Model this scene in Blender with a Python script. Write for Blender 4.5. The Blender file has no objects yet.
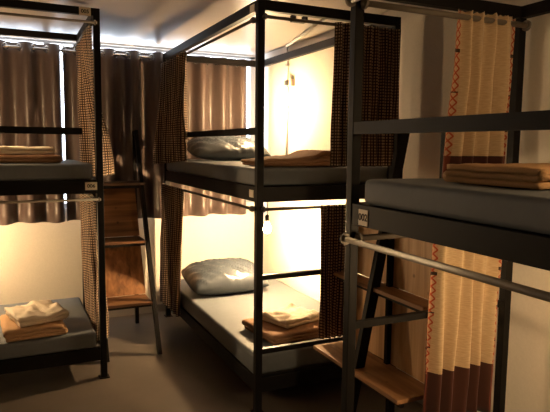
import bpy, bmesh, math, random
from mathutils import Vector, Matrix, noise as mnoise
random.seed(7)
scene = bpy.context.scene
col = scene.collection

# ------------------------------------------------------------------ materials
def new_mat(name):
    m = bpy.data.materials.new(name); m.use_nodes = True
    nt = m.node_tree
    return m, nt, nt.nodes, nt.links, nt.nodes['Principled BSDF']

def set_spec(b, v):
    if 'Specular IOR Level' in b.inputs: b.inputs['Specular IOR Level'].default_value = v

def ramp(n, stops):
    r = n.new('ShaderNodeValToRGB')
    e = r.color_ramp.elements
    e[0].position, e[0].color = stops[0][0], (*stops[0][1], 1)
    e[1].position, e[1].color = stops[-1][0], (*stops[-1][1], 1)
    for p, c in stops[1:-1]:
        x = e.new(p); x.color = (*c, 1)
    return r

def plain(name, c, rough=.5, metal=0, spec=.5, bump=0, bscale=200, var=0):
    m, nt, n, l, b = new_mat(name)
    b.inputs['Base Color'].default_value = (*c, 1)
    b.inputs['Roughness'].default_value = rough
    b.inputs['Metallic'].default_value = metal
    set_spec(b, spec)
    if bump or var:
        tc = n.new('ShaderNodeTexCoord'); t = n.new('ShaderNodeTexNoise')
        t.inputs['Scale'].default_value = bscale; t.inputs['Detail'].default_value = 4
        l.new(tc.outputs['Object'], t.inputs['Vector'])
        if bump:
            bp = n.new('ShaderNodeBump'); bp.inputs['Strength'].default_value = bump; bp.inputs['Distance'].default_value = .004
            l.new(t.outputs['Fac'], bp.inputs['Height']); l.new(bp.outputs['Normal'], b.inputs['Normal'])
        if var:
            r = ramp(n, [(.3, tuple(x * (1 - var) for x in c)), (.7, tuple(min(1, x * (1 + var)) for x in c))])
            l.new(t.outputs['Fac'], r.inputs['Fac']); l.new(r.outputs['Color'], b.inputs['Base Color'])
    return m

M = {}
M['steel'] = plain('black_steel', (.008, .0066, .006), .5, 0, .14, .05, 300)
M['rod'] = plain('painted_rod', (.17, .142, .112), .5, .15, .3)
M['rod_dark'] = plain('brown_rod', (.10, .08, .062), .5, 0, .3)
M['chrome'] = plain('chrome', (.8, .8, .8), .15, 1)
M['wall'] = plain('painted_wall', (.74, .68, .59), .7, 0, .3, .15, 90, .03)
M['dimming_wall'] = plain('dimming_dark_wall', (.10, .075, .06), .7, 0, .2)  # out-of-view walls, coloured dark to cut bounce light in the room
M['ceiling'] = plain('painted_ceiling', (.45, .40, .345), .36, 0, .45, .05, 60, .02)
M['base'] = plain('baseboard_paint', (.33, .30, .28), .5)
M['sheet'] = plain('slate_sheet', (.125, .14, .155), .6, 0, .35, .12, 25, .05)
M['pillow'] = plain('slate_pillow', (.045, .054, .066), .34, 0, .6, .15, 40, .05)
M['brown'] = plain('brown_blanket', (.31, .175, .10), .9, 0, .15, .5, 260, .15)
M['peach'] = plain('peach_blanket', (.50, .31, .17), .9, 0, .15, .5, 260, .12)
M['tan'] = plain('tan_blanket', (.42, .25, .12), .9, 0, .15, .5, 260, .12)
M['white'] = plain('white_terry', (.80, .70, .56), .95, 0, .1, .6, 260, .08)
M['plate'] = plain('paper_plate', (.85, .76, .62), .6)
M['ink'] = plain('dark_ink', (.02, .012, .008), .7)
M['plastic'] = plain('white_plastic', (.70, .68, .64), .4)
M['beige_box'] = plain('beige_plastic', (.62, .48, .36), .5)
M['socket'] = plain('black_socket', (.03, .03, .03), .4)
M['deck'] = plain('deck_board', (.045, .04, .038), .6, 0, .3, .1, 30, .1)
M['frame'] = plain('window_aluminium', (.45, .45, .46), .4, .6)

def wood(name, axis, c1, c2, c3, rough=.5):
    m, nt, n, l, b = new_mat(name)
    tc = n.new('ShaderNodeTexCoord'); mp = n.new('ShaderNodeMapping')
    sc = [26, 26, 26]; sc['xyz'.index(axis)] = 1.6
    mp.inputs['Scale'].default_value = sc
    t = n.new('ShaderNodeTexNoise'); t.inputs['Scale'].default_value = 1.0; t.inputs['Detail'].default_value = 6; t.inputs['Distortion'].default_value = .6
    l.new(tc.outputs['Object'], mp.inputs['Vector']); l.new(mp.outputs['Vector'], t.inputs['Vector'])
    r = ramp(n, [(.3, c1), (.5, c2), (.72, c3)])
    l.new(t.outputs['Fac'], r.inputs['Fac'])
    # knots
    v = n.new('ShaderNodeTexVoronoi'); v.inputs['Scale'].default_value = 7
    l.new(tc.outputs['Object'], v.inputs['Vector'])
    kr = ramp(n, [(.04, (.25, .22, .2)), (.10, (1, 1, 1))])
    l.new(v.outputs['Distance'], kr.inputs['Fac'])
    mx = n.new('ShaderNodeMix'); mx.data_type = 'RGBA'; mx.blend_type = 'MULTIPLY'; mx.inputs['Factor'].default_value = .75
    l.new(r.outputs['Color'], mx.inputs['A']); l.new(kr.outputs['Color'], mx.inputs['B'])
    l.new(mx.outputs['Result'], b.inputs['Base Color'])
    b.inputs['Roughness'].default_value = rough
    bp = n.new('ShaderNodeBump'); bp.inputs['Strength'].default_value = .15; bp.inputs['Distance'].default_value = .003
    l.new(t.outputs['Fac'], bp.inputs['Height']); l.new(bp.outputs['Normal'], b.inputs['Normal'])
    return m
WC = ((.055, .022, .009), (.12, .053, .021), (.19, .092, .04))
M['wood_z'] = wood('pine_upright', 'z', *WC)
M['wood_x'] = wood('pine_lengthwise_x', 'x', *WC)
M['wood_y'] = wood('pine_lengthwise_y', 'y', *WC)
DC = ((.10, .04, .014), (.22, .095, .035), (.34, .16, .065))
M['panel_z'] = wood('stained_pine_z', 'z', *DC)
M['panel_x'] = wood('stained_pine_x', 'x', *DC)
PC = ((.42, .23, .10), (.58, .35, .17), (.70, .46, .25))
M['ply_z'] = wood('pale_plywood', 'z', *PC)  # lightened: lamp light on the back panel is put into its colour
M['ply_y'] = wood('pale_plywood_y', 'y', (.20, .09, .035), (.33, .165, .07), (.44, .24, .11))

def floor_mat():
    m, nt, n, l, b = new_mat('polished_floor')
    tc = n.new('ShaderNodeTexCoord')
    t = n.new('ShaderNodeTexNoise'); t.inputs['Scale'].default_value = 2.2; t.inputs['Detail'].default_value = 8; t.inputs['Roughness'].default_value = .6
    l.new(tc.outputs['Object'], t.inputs['Vector'])
    r = ramp(n, [(.3, (.082, .067, .056)), (.7, (.118, .097, .081))])
    l.new(t.outputs['Fac'], r.inputs['Fac']); l.new(r.outputs['Color'], b.inputs['Base Color'])
    b.inputs['Roughness'].default_value = .34
    return m
M['floor'] = floor_mat()

def cloth_uv(name, build, rough=.85, sheen=.2, trans=.0):
    """cloth material whose colour is built from UV in metres"""
    m, nt, n, l, b = new_mat(name)
    uv = n.new('ShaderNodeUVMap'); uv.uv_map = 'UVMap'
    sp = n.new('ShaderNodeSeparateXYZ'); l.new(uv.outputs['UV'], sp.inputs['Vector'])
    c = build(n, l, sp.outputs['X'], sp.outputs['Y'], uv.outputs['UV'])
    l.new(c, b.inputs['Base Color'])
    b.inputs['Roughness'].default_value = rough
    if 'Sheen Weight' in b.inputs: b.inputs['Sheen Weight'].default_value = sheen
    set_spec(b, .2)
    if trans:
        out = n['Material Output']; tr = n.new('ShaderNodeBsdfTranslucent'); ms = n.new('ShaderNodeMixShader')
        l.new(c, tr.inputs['Color']); ms.inputs['Fac'].default_value = trans
        l.new(b.outputs['BSDF'], ms.inputs[1]); l.new(tr.outputs['BSDF'], ms.inputs[2]); l.new(ms.outputs['Shader'], out.inputs['Surface'])
    return m
def mth(n, l, op, a, b=None, c=None):
    x = n.new('ShaderNodeMath'); x.operation = op
    for i, v in enumerate((a, b, c)):
        if v is None: continue
        if isinstance(v, (int, float)): x.inputs[i].default_value = v
        else: l.new(v, x.inputs[i])
    return x.outputs[0]
def mixc(n, l, f, a, b):
    x = n.new('ShaderNodeMix'); x.data_type = 'RGBA'
    if isinstance(f, (int, float)): x.inputs['Factor'].default_value = f
    else: l.new(f, x.inputs['Factor'])
    for k, v in (('A', a), ('B', b)):
        if isinstance(v, tuple): x.inputs[k].default_value = (*v, 1)
        else: l.new(v, x.inputs[k])
    return x.outputs['Result']
def gingham(P, lo, hi):
    def f(n, l, u, v, uvv):
        fu = mth(n, l, 'FRACT', mth(n, l, 'MULTIPLY', u, 1 / P))
        fv = mth(n, l, 'FRACT', mth(n, l, 'MULTIPLY', v, 1 / P))
        a = mth(n, l, 'GREATER_THAN', fu, .48); b = mth(n, l, 'GREATER_THAN', fv, .42)
        return mixc(n, l, mth(n, l, 'MULTIPLY', a, b), lo, hi)
    return f
M['gingham'] = cloth_uv('brown_checked_cotton', gingham(.0175, (.036, .021, .014), (.52, .36, .235)), trans=.16)

def ethnic(n, l, u, v, uvv):
    # u, v in 0..(width) metres: v = height above the hem; u from left selvedge. width stored in uv x2 as u
    t = n.new('ShaderNodeTexNoise'); mp = n.new('ShaderNodeMapping'); mp.inputs['Scale'].default_value = (30, 260, 1)
    l.new(uvv, mp.inputs['Vector']); l.new(mp.outputs['Vector'], t.inputs['Vector']); t.inputs['Scale'].default_value = 1
    base = ramp(n, [(.3, (.47, .33, .19)), (.7, (.60, .45, .28))]); l.new(t.outputs['Fac'], base.inputs['Fac'])
    # selvedge pattern: red lozenges and dark crosses
    zz = mth(n, l, 'ABSOLUTE', mth(n, l, 'SUBTRACT', mth(n, l, 'FRACT', mth(n, l, 'MULTIPLY', v, 1 / .036)), .5))
    uu = mth(n, l, 'MULTIPLY', mth(n, l, 'ABSOLUTE', mth(n, l, 'SUBTRACT', u, .020)), 1 / .040)
    d = mth(n, l, 'ABSOLUTE', mth(n, l, 'SUBTRACT', zz, uu))
    loz = mth(n, l, 'LESS_THAN', d, .13)
    band = mixc(n, l, loz, (.50, .33, .2), (.36, .07, .03))
    big = mth(n, l, 'FRACT', mth(n, l, 'MULTIPLY', v, 1 / .17))
    dk = mth(n, l, 'MULTIPLY', mth(n, l, 'LESS_THAN', big, .09), mth(n, l, 'GREATER_THAN', zz, .2))
    band = mixc(n, l, dk, band, (.035, .02, .015))
    edge = mth(n, l, 'LESS_THAN', u, .042)
    c = mixc(n, l, edge, base.outputs['Color'], band)
    hem = mth(n, l, 'LESS_THAN', v, .24)
    maroon = mixc(n, l, edge, (.062, .02, .013), (.16, .04, .022))
    return mixc(n, l, hem, c, maroon)
M['ethnic'] = cloth_uv('cream_handwoven_cotton', ethnic, trans=.05)

def satin(n, l, u, v, uvv):
    t = n.new('ShaderNodeTexNoise'); mp = n.new('ShaderNodeMapping'); mp.inputs['Scale'].default_value = (400, 8, 1)
    l.new(uvv, mp.inputs['Vector']); l.new(mp.outputs['Vector'], t.inputs['Vector']); t.inputs['Scale'].default_value = 1
    r = ramp(n, [(.3, (.092, .062, .054)), (.7, (.122, .084, .073))]); l.new(t.outputs['Fac'], r.inputs['Fac'])
    return r.outputs['Color']
M['satin'] = cloth_uv('brown_satin', satin, .36, .1, .06)
set_spec(M['satin'].node_tree.nodes['Principled BSDF'], .5)

def emis(name, c, s):
    m, nt, n, l, b = new_mat(name)
    b.inputs['Base Color'].default_value = (*c, 1)
    b.inputs['Emission Color'].default_value = (*c, 1); b.inputs['Emission Strength'].default_value = s
    return m
WARM = (1.0, .66, .33)
def glass():
    m, nt, n, l, b = new_mat('window_glass')
    tr = n.new('ShaderNodeBsdfTransparent'); gl = n.new('ShaderNodeBsdfGlossy'); gl.inputs['Roughness'].default_value = .02
    ms = n.new('ShaderNodeMixShader'); ms.inputs['Fac'].default_value = .06
    l.new(tr.outputs[0], ms.inputs[1]); l.new(gl.outputs[0], ms.inputs[2]); l.new(ms.outputs[0], n['Material Output'].inputs['Surface'])
    return m
M['glass'] = glass()

# ------------------------------------------------------------------ helpers
def tag(o, label=None, cat=None, group=None, kind=None):
    if label: o['label'] = label
    if cat: o['category'] = cat
    if group: o['group'] = group
    if kind: o['kind'] = kind
    return o

def empty(name, loc, label, cat, group=None):
    o = bpy.data.objects.new(name, None); col.objects.link(o); o.location = loc
    o.empty_display_size = .1
    return tag(o, label, cat, group)

def link(name, bm, mat, parent=None, smooth=False, recalc=True):
    """world-space bmesh -> one mesh object (origin at its base, or in the parent's frame)"""
    if recalc: bmesh.ops.recalc_face_normals(bm, faces=bm.faces[:])
    if parent is not None:
        top = parent; off = Vector((0, 0, 0))
        while top is not None: off += top.location; top = top.parent
        loc = Vector((0, 0, 0))
    else:
        xs = [v.co for v in bm.verts]
        off = Vector(((min(c.x for c in xs) + max(c.x for c in xs)) / 2, (min(c.y for c in xs) + max(c.y for c in xs)) / 2, min(c.z for c in xs)))
        loc = off
    for v in bm.verts: v.co -= off
    me = bpy.data.meshes.new(name); bm.to_mesh(me); bm.free()
    for p in me.polygons: p.use_smooth = smooth
    me.materials.append(mat)
    o = bpy.data.objects.new(name, me); col.objects.link(o); o.location = loc
    if parent is not None: o.parent = parent
    return o

def box(bm, x0, x1, y0, y1, z0, z1, bev=0):
    r = bmesh.ops.create_cube(bm, size=1)
    vs = r['verts']
    for v in vs:
        v.co = Vector((x0 + (v.co.x + .5) * (x1 - x0), y0 + (v.co.y + .5) * (y1 - y0), z0 + (v.co.z + .5) * (z1 - z0)))
    if bev:
        es = list({e for v in vs for e in v.link_edges})
        bmesh.ops.bevel(bm, geom=es, offset=bev, segments=2, affect='EDGES', profile=.5)
    return bm

def B(x0, x1, y0, y1, z0, z1, bev=0):
    return box(bmesh.new(), x0, x1, y0, y1, z0, z1, bev)

def bar(bm, a, b, w, h, side=Vector((1, 0, 0))):
    """rectangular bar from a to b; w along `side`, h across"""
    a, b = Vector(a), Vector(b); d = (b - a).normalized()
    s = (side - d * side.dot(d)).normalized(); t = d.cross(s)
    vs = []
    for p in (a, b):
        for i, j in ((-1, -1), (1, -1), (1, 1), (-1, 1)):
            vs.append(bm.verts.new(p + s * (i * w / 2) + t * (j * h / 2)))
    f = [(0, 1, 2, 3), (7, 6, 5, 4)] + [(i, i + 4, (i + 1) % 4 + 4, (i + 1) % 4) for i in range(4)]
    for q in f: bm.faces.new([vs[k] for k in q])
    return bm

def tube(bm, pts, r, seg=10, closed=False):
    pts = [Vector(p) for p in pts]; rings = []
    n = len(pts)
    for i, p in enumerate(pts):
        if closed: d = (pts[(i + 1) % n] - pts[i - 1]).normalized()
        else: d = (pts[min(i + 1, n - 1)] - pts[max(i - 1, 0)]).normalized()
        up = Vector((0, 0, 1)) if abs(d.z) < .9 else Vector((0, 1, 0))
        s = d.cross(up).normalized(); t = s.cross(d)
        rings.append([bm.verts.new(p + (s * math.cos(2 * math.pi * k / seg) + t * math.sin(2 * math.pi * k / seg)) * r) for k in range(seg)])
    for i in range(n if closed else n - 1):
        a, b = rings[i], rings[(i + 1) % n]
        for k in range(seg): bm.faces.new((a[k], a[(k + 1) % seg], b[(k + 1) % seg], b[k]))
    if not closed:
        bm.faces.new(rings[0][::-1]); bm.faces.new(rings[-1])
    return bm

def lathe(bm, c, prof, seg=20):
    """prof: list of (r, z) from top to bottom around vertical axis at c"""
    c = Vector(c); rings = []
    for r, z in prof:
        rings.append([bm.verts.new(c + Vector((r * math.cos(2 * math.pi * k / seg), r * math.sin(2 * math.pi * k / seg), z))) for k in range(seg)])
    for a, b in zip(rings, rings[1:]):
        for k in range(seg): bm.faces.new((a[k], a[(k + 1) % seg], b[(k + 1) % seg], b[k]))
    bm.faces.new(rings[0]); bm.faces.new(rings[-1][::-1])
    return bm

def nz(x, y, z=0): return mnoise.noise(Vector((x, y, z)))
def smooth01(t): t = max(0, min(1, t)); return t * t * (3 - 2 * t)

# ------------------------------------------------------------------ camera (solved from the bed geometry)
cam = bpy.data.cameras.new('camera'); co = bpy.data.objects.new('camera', cam); col.objects.link(co)
R = Vector((.90510992, -.4250487, .0104708)); U = Vector((.03562409, .10035315, .99431392)); F = Vector((.42368262, .89959038, -.1059726))
mw = Matrix(((R.x, U.x, -F.x, -1.21971460), (R.y, U.y, -F.y, -2.82044071), (R.z, U.z, -F.z, 1.52507463), (0, 0, 0, 1)))
co.matrix_world = mw
cam.sensor_fit = 'HORIZONTAL'; cam.sensor_width = 36; cam.lens = 563.68 * 36 / 550
cam.clip_start = .05
scene.camera = co

# ------------------------------------------------------------------ room
XL, XR, YN, YF, ZC = -3.9, .968, -3.9, 2.20, 2.375
def struct(name, bm, mat, parent=None):
    o = link(name, bm, mat, parent)
    if parent is None: o['kind'] = 'structure'
    return o
struct('floor', B(XL - .1, XR + .1, YN - .1, YF + .1, -.1, 0), M['floor'])
struct('ceiling', B(XL - .1, XR + .1, YN - .1, YF + .1, ZC, ZC + .1), M['ceiling'])
struct('wall_right', B(XR, XR + .1, YN, YF, 0, ZC), M['wall'])
struct('wall_left', B(XL - .1, XL, YN, YF, 0, ZC), M['dimming_wall'])
struct('wall_front', B(XL - .1, XR + .1, YN - .1, YN, 0, ZC), M['dimming_wall'])
WX0, WX1, WZ0, WZ1 = -2.75, .93, .98, 2.36
bm = bmesh.new()
box(bm, XL - .1, XR + .1, YF, YF + .1, 0, WZ0)
box(bm, XL - .1, WX0, YF, YF + .1, WZ0, ZC)
box(bm, WX1, XR + .1, YF, YF + .1, WZ0, ZC)
box(bm, WX0, WX1, YF, YF + .1, WZ1, ZC)
struct('wall_back', bm, M['wall'])
struct('baseboard_back', B(XL, XR, YF - .012, YF, 0, .07), M['base'])
struct('baseboard_right', B(XR - .012, XR, YN, YF - .012, 0, .07), M['base'])
bm = bmesh.new()
for x in (WX0, WX1 - .045): box(bm, x, x + .045, YF + .03, YF + .08, WZ0, WZ1)
for z in (WZ0, WZ1 - .02): box(bm, WX0, WX1, YF + .03, YF + .08, z, z + .02 if z > 1.5 else z + .045)
for k in (1, 2, 3):
    x = WX0 + (WX1 - WX0) * k / 4; box(bm, x - .025, x + .025, YF + .032, YF + .078, WZ0 + .02, WZ1 - .01)
win = struct('window_1', bm, M['frame'])
for k in range(4):
    x0 = WX0 + (WX1 - WX0) * k / 4; x1 = WX0 + (WX1 - WX0) * (k + 1) / 4
    link('pane', B(x0 + .02, x1 - .02, YF + .052, YF + .058, WZ0 + .03, WZ1 - .015), M['glass'], win)

# ------------------------------------------------------------------ bunk beds
P = .04   # post section
def plate_on(parent, centre, ux, uz, w, h, nrm, text):
    """small number plate; ux, uz span it, nrm faces out"""
    c = Vector(centre); ux = Vector(ux); uz = Vector(uz); nrm = Vector(nrm)
    bm = bmesh.new()
    q = [c + ux * (i * w / 2) + uz * (j * h / 2) for i, j in ((-1, -1), (1, -1), (1, 1), (-1, 1))]
    a = [bm.verts.new(v) for v in q]; b_ = [bm.verts.new(v + nrm * .003) for v in q]
    bm.faces.new(a[::-1]); bm.faces.new(b_)
    for i in range(4): bm.faces.new((a[i], a[(i + 1) % 4], b_[(i + 1) % 4], b_[i]))
    pl = link('number_plate', bm, M['plate'], parent)
    if text:
        pl['label'] = 'cream paper number plate reading ' + text
        cu = bpy.data.curves.new('numerals', 'FONT'); cu.body = text; cu.size = h * .62; cu.align_x = 'CENTER'; cu.align_y = 'CENTER'; cu.extrude = .0006; cu.offset = .0008
        to = bpy.data.objects.new('numerals_text', cu); col.objects.link(to)
        bpy.context.view_layer.update()
        me = bpy.data.meshes.new_from_object(to.evaluated_get(bpy.context.evaluated_depsgraph_get()))
        bpy.data.objects.remove(to); bpy.data.curves.remove(cu)
        bm = bmesh.new(); bm.from_mesh(me); bpy.data.meshes.remove(me)
        for v in bm.verts:
            v.co = c + ux * v.co.x * 1.05 + uz * v.co.y + nrm * (.0036 + v.co.z)
        link('numerals', bm, M['ink'], pl)
    return pl

def rod(parent, a, b, r, mat, mount):
    """curtain rod held by two rings on the posts; mount = vector from rod to post"""
    o = link('curtain_rod', tube(bmesh.new(), [a, b], r, 12), mat, parent, True)
    for p in (a, b):
        bm = bmesh.new(); p = Vector(p); d = (Vector(b) - Vector(a)).normalized()
        q = p + (d * .012 if p == Vector(a) else -d * .012)
        tube(bm, [q - d * .005, q + d * .005], r * 1.9, 14)
        m = Vector(mount); tube(bm, [q, q + m], r * .7, 8)
        link('rod_bracket', bm, mat, o, False)
    return o

def bunk(x0, x1, y0, y1, H, label, deck_z=(.122, 1.215), rail=.045, top_h=.045):
    e = empty('bunk_bed', ((x0 + x1) / 2, (y0 + y1) / 2, 0), label, 'bunk bed', 'black steel bunk beds')
    for px in (x0, x1 - P):
        for py in (y0, y1 - P):
            bm = B(px, px + P, py, py + P, .006, H, .003)
            post = link('post', bm, M['steel'], e)
            link('foot_plate', B(px - .012, px + P + .012, py - .012, py + P + .012, 0, .006), M['steel'], post)
    # canopy rails
    for y in (y0, y1 - P): link('top_rail', B(x0 + P, x1 - P, y + .002, y + P - .002, H - top_h, H - .001), M['steel'], e)
    for x in (x0, x1 - P): link('top_rail', B(x + .002, x + P - .002, y0 + P, y1 - P, H - top_h, H - .001), M['steel'], e)
    # decks
    for z in deck_z:
        bm = bmesh.new()
        for y in (y0, y1 - P): box(bm, x0 + P, x1 - P, y + .004, y + P - .004, z, z + .085, .002)
        for x in (x0, x1 - P): box(bm, x + .004, x + P - .004, y0 + P, y1 - P, z, z + .085, .002)
        fr = link('deck_frame', bm, M['steel'], e)
        link('deck_board', B(x0 + .036, x1 - .036, y0 + .036, y1 - .036, z + .068, z + .084), M['deck'], fr)
    return e

# --- middle bunk (long side runs away from the camera)
mW, mL, mH = .93, 2.05, 2.298
mid = bunk(0, mW, 0, mL, mH, 'black steel bunk bed in the centre with two pillows and a lit bulb below', top_h=.056)
link('guard_rail', B(.003, .037, P, mL - P, 1.585, 1.624), M['steel'], mid)
for z in (.79, .362): link('end_bar', B(P, mW - P, .006, .034, z - .014, z + .014), M['steel'], mid)
rod(mid, (-.016, .02, 2.19), (-.016, mL - .02, 2.19), .009, M['rod_dark'], (.018, 0, 0))
rod(mid, (.02, -.016, 2.205), (mW - .02, -.016, 2.205), .009, M['rod_dark'], (0, .018, 0))
rod(mid, (-.016, .02, 1.178), (-.016, mL - .02, 1.178), .009, M['rod_dark'], (.018, 0, 0))
rod(mid, (.02, -.016, 1.178), (mW - .02, -.016, 1.178), .009, M['rod_dark'], (0, .018, 0))
plate_on(mid, (.0015, .085, 2.262), (0, -1, 0), (0, 0, 1), .06, .042, (-1, 0, 0), '')
plate_on(mid, (.0035, .085, 1.258), (0, -1, 0), (0, 0, 1), .06, .042, (-1, 0, 0), '')

# --- left bunk (long side faces the camera)
lx0, lx1, ly0, ly1, lH = -2.735, -.685, .868, 1.835, 2.352
left = bunk(lx0, lx1, ly0, ly1, lH, 'black steel bunk bed at the left edge with plates 005 and 006')
link('guard_rail', B(lx0 + P, lx1 - .12, ly0 + .003, ly0 + .037, 1.582, 1.624), M['steel'], left)
rod(left, (lx0 + .02, ly0 - .016, 2.262), (lx1 - .02, ly0 - .016, 2.262), .008, M['rod'], (0, .018, 0))
rod(left, (lx0 + .02, ly0 - .016, 1.178), (lx1 - .02, ly0 - .016, 1.178), .008, M['rod_dark'], (0, .018, 0))
rod(left, (lx1 - .052, ly0 + .02, 2.262), (lx1 - .052, ly1 - .02, 2.262), .008, M['rod_dark'], (.018, 0, 0))
rod(left, (lx1 - .052, ly0 + .02, 1.178), (lx1 - .052, ly1 - .02, 1.178), .008, M['rod_dark'], (.018, 0, 0))
plate_on(left, (-.772, ly0 + .0015, 2.325), (1, 0, 0), (0, 0, 1), .068, .048, (0, -1, 0), '005')
plate_on(left, (-.760, ly0 + .0035, 1.262), (1, 0, 0), (0, 0, 1), .072, .050, (0, -1, 0), '006')

# --- right bunk (foreground, open below)
rx0, rx1, ry1, ry0, rH = .012, .930, -.880, -2.93, 2.163
right = bunk(rx0, rx1, ry0, ry1, rH, 'black steel bunk bed in the right foreground with plate 002', deck_z=(.14, 1.215), top_h=.052)
link('guard_rail', B(rx0 + .002, rx0 + .038, ry0 + P, ry1 - P, 1.574, 1.622), M['steel'], right)
for z in (.79,): link('end_bar', B(rx0 + P, rx1 - P, ry1 - .034, ry1 - .006, z - .016, z + .012), M['steel'], right)
rod(right, (rx0 + .015, ry1 - .058, 2.075), (rx1 - .010, ry1 - .058, 2.075), .0125, M['rod'], (0, .02, 0))
rod(right, (rx0 + .015, ry1 - .058, 1.16), (rx1 - .010, ry1 - .058, 1.16), .0125, M['rod'], (0, .02, 0))
rod(right, (rx0 - .018, ry1 - .02, 1.155), (rx0 - .018, ry0 + .02, 1.155), .0125, M['rod'], (.02, 0, 0))
rod(right, (rx0 - .018, ry1 - .02, 2.085), (rx0 - .018, ry0 + .02, 2.085), .0125, M['rod'], (.02, 0, 0))
plate_on(right, (rx0 + .0035, -1.005, 1.252), (0, -1, 0), (0, 0, 1), .062, .062, (-1, 0, 0), '002')

# ------------------------------------------------------------------ mattresses
def mattress(x0, x1, y0, y1, z0, z1, label, seed):
    bm = bmesh.new(); nx, ny = max(8, int((x1 - x0) / .05)), max(8, int((y1 - y0) / .05))
    box(bm, x0, x1, y0, y1, z0, z1)
    bmesh.ops.subdivide_edges(bm, edges=bm.edges[:], cuts=1)
    bmesh.ops.bevel(bm, geom=[e for e in bm.edges if e.is_boundary is False and len(e.link_faces) == 2 and e.calc_face_angle() > .5], offset=.022, segments=4, affect='EDGES', profile=.5)
    for _ in range(3):
        long_e = [e for e in bm.edges if e.calc_length() > .13]
        if long_e: bmesh.ops.subdivide_edges(bm, edges=long_e, cuts=1, use_grid_fill=True)
    bmesh.ops.triangulate(bm, faces=[f for f in bm.faces if len(f.verts) > 4])
    for v in bm.verts:
        k = (v.co.z - z0) / (z1 - z0)
        v.co.z += k * .006 * nz(v.co.x * 6 + seed, v.co.y * 6)
    o = link('mattress', bm, M['sheet'], None, True)
    return tag(o, label, 'mattress', 'slate grey mattresses on the bunks')
G_ = .042
mattress(.006, mW - .006, G_, mL - G_, 1.3005, 1.402, 'slate grey mattress on the upper deck of the centre bunk, under a pillow', 1)
mattress(.006, mW - .006, G_, mL - G_, .2075, .335, 'brightly lit mattress on the low deck of the centre bunk beside the glowing bulb', 2)
mattress(lx0 + G_, lx1 - .062, ly0 + .006, ly1 - .006, 1.3005, 1.402, 'dark slate mattress on the upper deck of the left bunk, above plate 006', 3)
mattress(lx0 + G_, lx1 - .062, ly0 + .006, ly1 - .006, .2075, .312, 'grey mattress on the lower deck of the left bunk, under a peach blanket', 4)
mattress(rx0 + .014, rx1 - .006, ry0 + G_, ry1 - .098, 1.3005, 1.400, 'large grey mattress in the right foreground, on the deck above plate 002', 5)

# ------------------------------------------------------------------ curtains
def resample(path, n):
    pts = [Vector((*p, 0)) for p in path]
    L = [0]
    for a, b in zip(pts, pts[1:]): L.append(L[-1] + (b - a).length)
    out = []
    for i in range(n + 1):
        s = L[-1] * i / n; k = 0
        while k < len(L) - 2 and L[k + 1] < s: k += 1
        f = (s - L[k]) / max(1e-9, L[k + 1] - L[k]); out.append(pts[k].lerp(pts[k + 1], f))
    return out
def curtain_mesh(top, bot, zt, zb, folds, amp_t, amp_b, seed, nu=160, nv=26, uvw=None, zb_fn=None, zt_fn=None, sharp=1.0, pw=1.0):
    bm = bmesh.new(); uvl = bm.loops.layers.uv.new('UVMap')
    A, Bt = resample(top, nu), resample(bot, nu)
    grid, uvs = [], []
    for j in range(nv + 1):
        t = j / nv; row = []; k = smooth01(t) ** pw
        amp = amp_t + (amp_b - amp_t) * min(1, t * 1.6)
        base = [A[i].lerp(Bt[i], k) for i in range(nu + 1)]
        for i in range(nu + 1):
            d = base[min(i + 1, nu)] - base[max(i - 1, 0)]
            nrm = Vector((-d.y, d.x, 0)).normalized() if d.length > 1e-9 else Vector((1, 0, 0))
            s = i / nu
            ph = 2 * math.pi * folds * (s + .30 / folds * nz(s * folds * .8, t * 1.2, seed)) + .5 * nz(t * 2, s * 3, seed + 4)
            w = math.sin(ph); w = math.copysign(abs(w) ** sharp, w)
            a = amp * (1 + .6 * nz(s * folds * .7 + 9, seed))
            p = base[i] + nrm * (a * w) + nrm * .006 * nz(s * 11, t * 5, seed)
            z0 = zt + (zt_fn(s) if zt_fn else 0); z1 = zb + (zb_fn(s) if zb_fn else 0)
            row.append(bm.verts.new((p.x, p.y, z0 + (z1 - z0) * t)))
        grid.append(row)
    # arc length taken half way down
    arc = [0]; mid_ = grid[nv // 2]
    for a, b in zip(mid_, mid_[1:]): arc.append(arc[-1] + (b.co - a.co).length)
    tot = arc[-1]
    for j in range(nv):
        for i in range(nu):
            f = bm.faces.new((grid[j][i], grid[j][i + 1], grid[j + 1][i + 1], grid[j + 1][i]))
            for lp, (ii, jj) in zip(f.loops, ((i, j), (i + 1, j), (i + 1, j + 1), (i, j + 1))):
                u = arc[ii]
                if uvw: u = min(u, tot - u) if uvw == 'sym' else u
                lp[uvl].uv = (u, grid[jj][ii].co.z - zb)
    return bm
def curtain(name, bm, mat, label, cat, group=None):
    o = link(name, bm, mat, None, True, recalc=False)
    s = o.modifiers.new('cloth thickness', 'SOLIDIFY'); s.thickness = .0015; s.offset = 0
    return tag(o, label, cat, group)
GC = 'brown checked bunk curtains'
# left bunk, right-hand end
curtain('bunk_curtain', curtain_mesh([(-.733, 1.78), (-.733, .93)], [(-.733, 1.74), (-.732, 1.48), (-.56, 1.34), (-.57, 1.22), (-.655, 1.02), (-.732, .94)], 2.272, 1.315, 7, .008, .013, 1), M['gingham'],
        'checked curtain at the upper right end of the left bunk, behind plate 005', 'curtain', GC)
curtain('bunk_curtain', curtain_mesh([(-.733, 1.76), (-.733, .93)], [(-.733, 1.62), (-.732, 1.12), (-.635, 1.04), (-.655, .99), (-.732, .94)], 1.188, .225, 7, .008, .010, 2), M['gingham'],
        'checked curtain at the lower right end of the left bunk, reaching the low mattress', 'curtain', GC)
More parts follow.
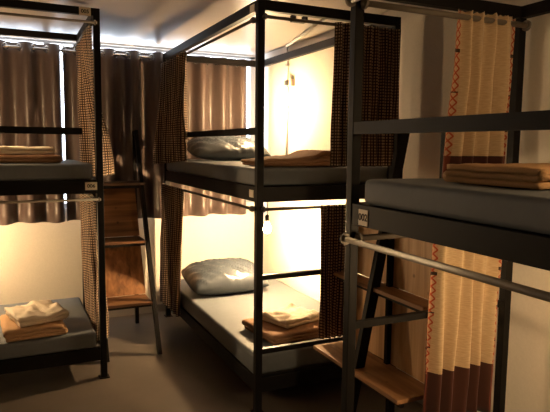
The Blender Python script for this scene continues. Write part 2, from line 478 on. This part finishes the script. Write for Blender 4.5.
# centre bunk, far corner
curtain('bunk_curtain', curtain_mesh([(-.030, 1.25), (-.030, 2.00)], [(-.034, 1.26), (-.036, 1.90), (-.115, 2.03)], 2.202, 1.41, 8, .016, .028, 3, zb_fn=lambda s: -.05 * s), M['gingham'],
        'checked curtain at the far upper corner of the centre bunk, near the step ladder', 'curtain', GC)
curtain('bunk_curtain', curtain_mesh([(-.030, 1.32), (-.030, 2.02)], [(-.034, 1.47), (-.045, 2.03)], 1.190, .16, 7, .014, .024, 4), M['gingham'],
        'checked curtain at the far lower corner of the centre bunk, hanging almost to the floor', 'curtain', GC)
# centre bunk, near end
curtain('bunk_curtain', curtain_mesh([(.452, -.032), (.905, -.032)], [(.440, -.034), (.908, -.034)], 2.217, 1.41, 9, .012, .016, 5), M['gingham'],
        'checked curtain at the near upper end of the centre bunk, behind the foreground post', 'curtain', GC)
curtain('bunk_curtain', curtain_mesh([(.380, -.032), (.60, -.032)], [(.386, -.034), (.575, -.034)], 1.190, .40, 5, .012, .014, 6), M['gingham'],
        'checked curtain at the near lower end of the centre bunk, beside the glowing bulb', 'curtain', GC)
# right bunk
GE = 'cream curtains on the right bunk'
curtain('bunk_curtain', curtain_mesh([(.508, ry1 - .058), (.848, ry1 - .058)], [(.455, ry1 - .060), (.825, ry1 - .060)], 2.102, 1.25, 4.5, .012, .024, 11, uvw='sym', pw=1.7,
        zt_fn=lambda s: .010 * nz(s * 40, 1.3)), M['ethnic'],
        'cream woven curtain with patterned edges and maroon hem, above the right mattress', 'curtain', GE)
curtain('bunk_curtain', curtain_mesh([(.428, ry1 - .058), (.828, ry1 - .058)], [(.408, ry1 - .060), (.800, ry1 - .060)], 1.185, .29, 5, .014, .024, 13, uvw='sym'), M['ethnic'],
        'cream woven curtain with red edge and maroon hem, under the right bunk', 'curtain', GE)

# window curtains with grommets, on one long rod
RZ, RY = 2.268, 2.10
wr = empty('window_curtain_rod', (-.8, RY, RZ), 'slim metal rod along the top of the window carrying the brown curtains', 'curtain rod')
link('rail', tube(bmesh.new(), [(-2.95, RY, RZ), (.95, RY, RZ)], .011, 12), M['chrome'], wr, True)
for x in (-2.9, -.79, .94):
    link('bracket', bar(bmesh.new(), (x, RY, RZ), (x, YF, RZ), .012, .012, Vector((0, 0, 1))), M['chrome'], wr)
def window_curtain(x0, x1, lam, seed, label):
    n = max(1, round((x1 - x0) / lam))
    e = empty('window_curtain', ((x0 + x1) / 2, RY, .885), label, 'curtain', 'brown window curtains')
    bm = bmesh.new(); uvl = bm.loops.layers.uv.new('UVMap')
    nu, nv = n * 18, 16; A = .042; grid = []
    for j in range(nv + 1):
        t = j / nv; row = []
        for i in range(nu + 1):
            s = i / nu
            w = math.sin(2 * math.pi * n * s + .35 * t * nz(s * n, t * 1.5, seed))
            w = math.copysign(abs(w) ** .8, w)
            y = RY + (A * (1 + .15 * nz(s * n * 1.3, seed)) * w) * (1 + .1 * t) + .008 * t * nz(s * 9, t * 2, seed)
            row.append(bm.verts.new((x0 + (x1 - x0) * s + .006 * t * nz(s * n, 7, seed), y, 2.310 + (.885 - 2.310) * t + (.006 * math.sin(2 * math.pi * n * s * .5) if j == nv else 0))))
        grid.append(row)
    arc = [0]
    for a, b in zip(grid[0], grid[0][1:]): arc.append(arc[-1] + (b.co - a.co).length)
    for j in range(nv):
        for i in range(nu):
            f = bm.faces.new((grid[j][i], grid[j][i + 1], grid[j + 1][i + 1], grid[j + 1][i]))
            for lp, (ii, jj) in zip(f.loops, ((i, j), (i + 1, j), (i + 1, j + 1), (i, j + 1))): lp[uvl].uv = (arc[ii], grid[jj][ii].co.z)
    c = link('cloth', bm, M['satin'], e, True, recalc=False)
    s = c.modifiers.new('cloth thickness', 'SOLIDIFY'); s.thickness = .002; s.offset = 0
    for k in range(2 * n):
        x = x0 + (x1 - x0) * (k + .0) / (2 * n) + (0 if k else .012)
        sg = 1 if k % 2 == 0 else -1
        nrm = Vector((.75, -sg * .66, 0)).normalized(); s1 = Vector((-nrm.y, nrm.x, 0))
        pts = [Vector((x, RY, RZ)) + (s1 * math.cos(a) + Vector((0, 0, 1)) * math.sin(a)) * .026 for a in [2 * math.pi * q / 18 for q in range(18)]]
        link('grommet', tube(bmesh.new(), pts, .006, 8, True), M['chrome'], e, True)
    return e
window_curtain(-2.42, -.820, .2, 1, 'brown satin window curtain behind the left bunk, left of the bright gap')
window_curtain(-.803, .02, .205, 2, 'brown satin window curtain behind the left step ladder')
window_curtain(.025, .795, .2, 3, 'brown satin window curtain behind the centre bunk')

# ------------------------------------------------------------------ step ladders
def step_part(parent, x0, x1, y0, y1, z, mat):
    return link('step', B(x0, x1, y0, y1, z - .02, z, .002), mat, parent)
lad = empty('step_ladder', (-.45, 1.55, 0), 'dark step ladder with wooden steps between the left and centre bunks', 'step ladder', 'step ladders with wooden steps')
sl = .455
for x in (-.648, -.275):
    bm = bar(bmesh.new(), (x, 1.134, .0), (x, 1.134 + sl * 1.635, 1.635), .028, .045); link('stile', bm, M['steel'], lad)
    link('rear_post', B(x - .014, x + .014, 1.925, 1.965, 0, 1.635), M['steel'], lad)
    link('top_bar', B(x - .014, x + .014, 1.86, 1.965, 1.60, 1.635), M['steel'], lad)
for z in (.365, .795, 1.225):
    yf = 1.134 + sl * z
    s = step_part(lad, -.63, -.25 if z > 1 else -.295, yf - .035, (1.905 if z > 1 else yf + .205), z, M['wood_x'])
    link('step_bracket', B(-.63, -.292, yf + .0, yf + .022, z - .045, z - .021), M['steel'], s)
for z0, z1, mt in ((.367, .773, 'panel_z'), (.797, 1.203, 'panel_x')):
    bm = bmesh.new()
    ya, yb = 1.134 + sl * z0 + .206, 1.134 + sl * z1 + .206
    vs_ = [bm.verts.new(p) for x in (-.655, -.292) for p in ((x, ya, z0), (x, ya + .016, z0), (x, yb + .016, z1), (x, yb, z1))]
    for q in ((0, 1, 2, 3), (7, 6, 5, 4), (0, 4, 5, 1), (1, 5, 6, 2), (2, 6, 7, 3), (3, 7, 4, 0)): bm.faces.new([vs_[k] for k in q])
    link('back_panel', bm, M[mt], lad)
lad2 = empty('step_ladder', (.46, -.45, 0), 'step ladder with wooden shelves and plywood back coloured as if lamplit beside the foreground bunk', 'step ladder', 'step ladders with wooden steps')
for y in (-.44, -.79):
    if y > -.5: link('stile', bar(bmesh.new(), (.318, y, 0), (.640, y, 1.635), .032, .055, Vector((0, 1, 0))), M['steel'], lad2)
    link('rear_post', B(.585, .625, y - .014, y + .014, 0, 1.635), M['steel'], lad2)
for z, xf in ((.38, .335), (.80, .462), (1.205, .53)):
    s = link('step', B(xf, .572, -.845, -.06, z - .02, z, .002), M['ply_y'], lad2)
    link('step_bracket', B(xf + .02, xf + .04, -.842, -.064, z - .04, z - .021), M['steel'], s)
for z0, z1 in ((.382, .778), (.802, 1.183)):
    link('back_panel', B(.573, .584, -.846, -.058, z0, z1), M['ply_z'], lad2)
# dark upright in front of the plywood
link('front_post', B(.545, .572, -.475, -.45, .382, 1.183), M['steel'], lad2)

# ------------------------------------------------------------------ pillows
def pillow(cx, cy, z0, w, d, h, tilt, seed, label):
    bm = bmesh.new(); n, m_ = 40, 28; top, botm = [], []
    def S(u): return (1 - abs(u) ** 3.2)
    for sgn, store in ((1, top), (-1, botm)):
        for j in range(m_ + 1):
            row = []
            for i in range(n + 1):
                u = -1 + 2 * i / n; v = -1 + 2 * j / m_
                k = max(0, S(u)) ** .55 * max(0, S(v)) ** .55
                px = u * w / 2 * (1 - .05 * v * v); py = v * d / 2 * (1 - .05 * u * u)
                hh = h * .5 * k
                if sgn > 0:
                    wr_ = .030 * nz((u * 3 + v * 2.2) * 3.0, (u - v) * 1.0, seed) + .014 * nz((u * 2 + v * 3) * 5, (u - v) * 2, seed + 3)
                    hh = hh * 1.25 + k * wr_
                else: hh = hh * .75
                zz = sgn * hh
                row.append((px, py, zz))
            store.append(row)
    verts = {}
    def V(sgn, i, j):
        edge = i in (0, n) or j in (0, m_)
        key = (0 if edge else sgn, i, j)
        if key not in verts:
            p = (top if sgn > 0 else botm)[j][i]; verts[key] = bm.verts.new(p)
        return verts[key]
    for sgn in (1, -1):
        for j in range(m_):
            for i in range(n):
                q = [V(sgn, i, j), V(sgn, i + 1, j), V(sgn, i + 1, j + 1), V(sgn, i, j + 1)]
                bm.faces.new(q if sgn > 0 else q[::-1])
    bmesh.ops.rotate(bm, verts=bm.verts[:], cent=(0, 0, 0), matrix=Matrix.Rotation(tilt, 3, 'X'))
    zm = min(v.co.z for v in bm.verts)
    for v in bm.verts:
        v.co.z -= zm
        v.co.z = max(v.co.z, .0)
        v.co += Vector((cx, cy, z0))
    o = link('pillow', bm, M['pillow'], None, True)
    return tag(o, label, 'pillow', 'slate pillows on the centre bunk')
pillow(.40, 1.56, 1.4055, .66, .42, .16, .22, 3, 'satiny slate pillow on the upper mattress of the centre bunk')
pillow(.36, 1.50, .3385, .66, .46, .205, .20, 9, 'satiny slate pillow on the low lit mattress of the centre bunk')

# ------------------------------------------------------------------ folded blankets and towels
def folded(name, cx, cy, z0, w, d, layers, t, mat, label, group, seed, rot=0, rough=.006, hump=0, cat='blanket', taper=0, slump=0):
    """a sheet folded back and forth `layers` times: serpentine section along x, extruded along y"""
    bm = bmesh.new(); cl = []
    g = t * 1.06
    for k in range(layers):
        sh = random.uniform(-.012, .012)
        a, b = -w / 2 + sh + t * .6, w / 2 - sh * .5 - t * .6 - taper * k
        xs = [a + (b - a) * q / 16 for q in range(17)]
        if k % 2: xs = xs[::-1]
        z = t / 2 + k * g
        for x in xs: cl.append((x, z))
        if k < layers - 1:
            s = 1 if k % 2 == 0 else -1; xe = xs[-1]
            for q in range(1, 6):
                an = -math.pi / 2 + math.pi * q / 6
                cl.append((xe + s * math.cos(an) * g * .62, z + g / 2 + math.sin(an) * g / 2))
    # offset both sides
    nrm = []
    for i in range(len(cl)):
        a = cl[max(0, i - 1)]; b = cl[min(len(cl) - 1, i + 1)]
        dx, dz = b[0] - a[0], b[1] - a[1]; L = math.hypot(dx, dz) or 1
        nrm.append((-dz / L, dx / L))
    ht = t * .47
    loop = [(c[0] + n[0] * ht, c[1] + n[1] * ht) for c, n in zip(cl, nrm)] + [(c[0] - n[0] * ht, c[1] - n[1] * ht) for c, n in reversed(list(zip(cl, nrm)))]
    ny = 22; rows = []
    topz = layers * g
    for j in range(ny + 1):
        v = -1 + 2 * j / ny; row = []
        edge = 1 - .35 * smooth01((abs(v) - .9) / .1)
        for x, z in loop:
            y = v * d / 2 + .006 * nz(x * 9, z * 60, seed + 2)
            kz = z / topz
            zz = z + kz * (rough * 1.6 * nz(x * 9, y * 9, seed) + rough * nz(x * 22, y * 22, seed + 5))
            zz += kz * hump * math.exp(-((x - w * .32) / (w * .16)) ** 2) - kz * slump * smooth01((-x) / (w / 2))
            zz -= kz * (1 - edge) * t * .4
            xx = x + rough * .8 * nz(y * 12, z * 40, seed + 8)
            row.append(bm.verts.new((xx, y, max(0.0005, zz))))
        rows.append(row)
    m_ = len(loop)
    for j in range(ny):
        for i in range(m_):
            bm.faces.new((rows[j][i], rows[j][(i + 1) % m_], rows[j + 1][(i + 1) % m_], rows[j + 1][i]))
    half = m_ // 2
    for r in (rows[0], rows[-1]):
        for i in range(half - 1):
            try: bm.faces.new((r[i], r[i + 1], r[m_ - 2 - i], r[m_ - 1 - i]))
            except ValueError: pass
    bmesh.ops.rotate(bm, verts=bm.verts[:], cent=(0, 0, 0), matrix=Matrix.Rotation(rot, 3, 'Z'))
    for v in bm.verts: v.co += Vector((cx, cy, z0))
    o = link(name, bm, mat, None, True)
    return tag(o, label, cat, group)
GB, GT = 'folded blankets on the mattresses', 'folded towels on the blankets'
# left bunk, upper
folded('blanket', -1.155, 1.20, 1.4055, .46, .42, 2, .022, M['brown'], 'brown folded blanket on the upper left mattress, under a white towel', GB, 1)
folded('towel', -1.135, 1.20, 1.4575, .34, .30, 2, .021, M['white'], 'white folded towel on top of the brown blanket on the upper left bunk', GT, 2, .05, .008, cat='towel')
folded('towel', -1.47, 1.10, 1.4055, .20, .20, 2, .026, M['peach'], 'small peach cloth on the upper left mattress, cut by the left edge of the photo', GT, 21, .2, .012, cat='towel')
# left bunk, lower
folded('blanket', -1.12, 1.09, .3165, .345, .40, 3, .022, M['peach'], 'peach folded blanket on the lower left mattress, under a pale towel', GB, 3, .06)
folded('towel', -1.105, 1.105, .3925, .30, .34, 2, .028, M['white'], 'rumpled pale towel on top of the peach blanket on the lower left bunk', GT, 4, .25, .016, cat='towel')
# centre bunk, upper
folded('blanket', .36, .32, 1.4065, .50, .36, 3, .017, M['brown'], 'brown folded blanket with a raised fold on the upper centre mattress', GB, 5, -.02, .007, hump=.045, slump=.02)
# centre bunk, lower
folded('blanket', .37, .33, .3395, .44, .40, 3, .020, M['brown'], 'brown folded blanket on the low centre mattress behind the end bar', GB, 6, .1)
folded('towel', .38, .36, .4085, .32, .28, 2, .020, M['white'], 'rumpled white towel on the blanket of the low centre mattress', GT, 7, .3, .018, cat='towel')
# right bunk
folded('blanket', .45, -1.44, 1.4035, .40, .50, 3, .021, M['tan'], 'tan folded blanket on the foreground mattress in front of the cream curtain', GB, 8, math.pi / 2 + .03, .004)

# ------------------------------------------------------------------ bulbs
def bulb(x, y, z, top, label, strength, cat='light bulb'):
    e = empty('light_bulb', (x, y, z), label, cat, 'bare bulbs in the bunks')
    r = .03; prof = [(.0135, .058), (.014, .045), (.018, .034), (.026, .018), (r, .0), (.026, -.016), (.017, -.026), (.004, -.031)]
    link('glass_bulb', lathe(bmesh.new(), (x, y, z), prof, 18), emis('bulb_glow_%d' % int(strength), WARM, strength), e, True)
    link('lamp_holder', lathe(bmesh.new(), (x, y, z), [(.006, .115), (.016, .105), (.018, .06), (.0175, .0585)], 16), M['socket'], e, True)
    link('cord', tube(bmesh.new(), [(x, y, z + .114), (x + .004, y, (z + .11 + top) / 2), (x, y, top)], .0028, 6), M['socket'], e, True)
    return e
bulb(.58, 1.14, .880, 1.2825, 'bare glowing bulb hanging under the upper deck of the centre bunk', 3300)
bulb(.655, 1.45, 1.838, ZC - .001, 'bare glowing bulb over the upper mattress of the centre bunk, by the front post', 1250)
bulb(-1.66, 1.58, .80, 1.28, 'bare bulb under the upper deck of the left bunk, outside the photo', 1050)
bulb(-1.62, 1.16, 1.76, ZC - .001, 'bare bulb over the upper mattress of the left bunk, outside the photo', 620)
bulb(.50, -2.15, 1.72, ZC - .001, 'bare bulb over the foreground mattress, outside the photo', 300)
bulb(.55, -1.95, .95, 1.27, 'bare bulb under the foreground deck, outside the photo', 700)

# ------------------------------------------------------------------ wiring on the right wall and ceiling
cd = empty('wall_conduit', (XR - .012, 1.58, .9), 'grey pipe running up the bright wall and bending across the ceiling', 'conduit')
link('pipe', tube(bmesh.new(), [(XR - .012, 1.58, 1.0), (XR - .012, 1.58, 2.30), (XR - .018, 1.575, 2.335), (XR - .04, 1.53, ZC - .013), (.697, .519, ZC - .012)], .011, 10), M['plastic'], cd, True)
link('end_cap', tube(bmesh.new(), [(.706, .552, ZC - .012), (.693, .50, ZC - .012)], .0119, 10), M['frame'], cd, True)
for z in (1.3, 1.85, 2.2): link('clip', B(XR - .028, XR - .0005, 1.564, 1.596, z, z + .02), M['frame'], cd)
jb = empty('socket_box', (XR - .02, 1.50, 2.03), 'small beige socket box beside the pipe on the bright wall', 'socket')
link('box', B(XR - .04, XR - .0005, 1.455, 1.545, 2.025, 2.085, .004), M['beige_box'], jb)
link('plug', B(XR - .066, XR - .0395, 1.49, 1.53, 2.035, 2.075, .004), M['socket'], jb)
link('cable', tube(bmesh.new(), [(XR - .055, 1.51, 2.036), (XR - .05, 1.52, 1.98), (XR - .03, 1.54, 1.92), (XR - .02, 1.535, 1.84), (XR - .02, 1.54, 1.7)], .005, 8), M['frame'], jb, True)
cx_, cy_ = .531, .558
fx = empty('ceiling_bracket', (cx_, cy_, ZC), 'small dark rectangular bracket on the ceiling over the centre bunk', 'bracket')
bm = bmesh.new()
for a in ((-.05, -.035, .0, .05), (.035, .05, .0, .05)): box(bm, cx_ + a[0], cx_ + a[1], cy_ - .03, cy_ + .03, ZC - .03, ZC - .0005)
box(bm, cx_ - .05, cx_ + .05, cy_ - .03, cy_ + .03, ZC - .042, ZC - .03)
link('plate', bm, M['steel'], fx)

# ------------------------------------------------------------------ daylight
w = bpy.data.worlds.new('daylight'); scene.world = w; w.use_nodes = True
bg = w.node_tree.nodes['Background']; bg.inputs['Color'].default_value = (.80, .88, 1.0, 1); bg.inputs['Strength'].default_value = 12.0
pl = bpy.data.lights.new('window_portal', 'AREA'); pl.shape = 'RECTANGLE'; pl.size = WX1 - WX0; pl.size_y = WZ1 - WZ0
pl.cycles.is_portal = True
po = bpy.data.objects.new('window_portal', pl); col.objects.link(po)
po.location = ((WX0 + WX1) / 2, YF + .11, (WZ0 + WZ1) / 2); po.rotation_euler = (-math.pi / 2, 0, 0)

# ------------------------------------------------------------------ view
vs = scene.view_settings
scene.display_settings.display_device = 'sRGB'
vs.view_transform = 'Standard'; vs.look = 'None'; vs.gamma = 1; vs.use_curve_mapping = False; vs.exposure = 0
scene.cycles.use_denoising = True
scene.cycles.max_bounces = 8; scene.cycles.diffuse_bounces = 5
scene.cycles.sample_clamp_indirect = 12
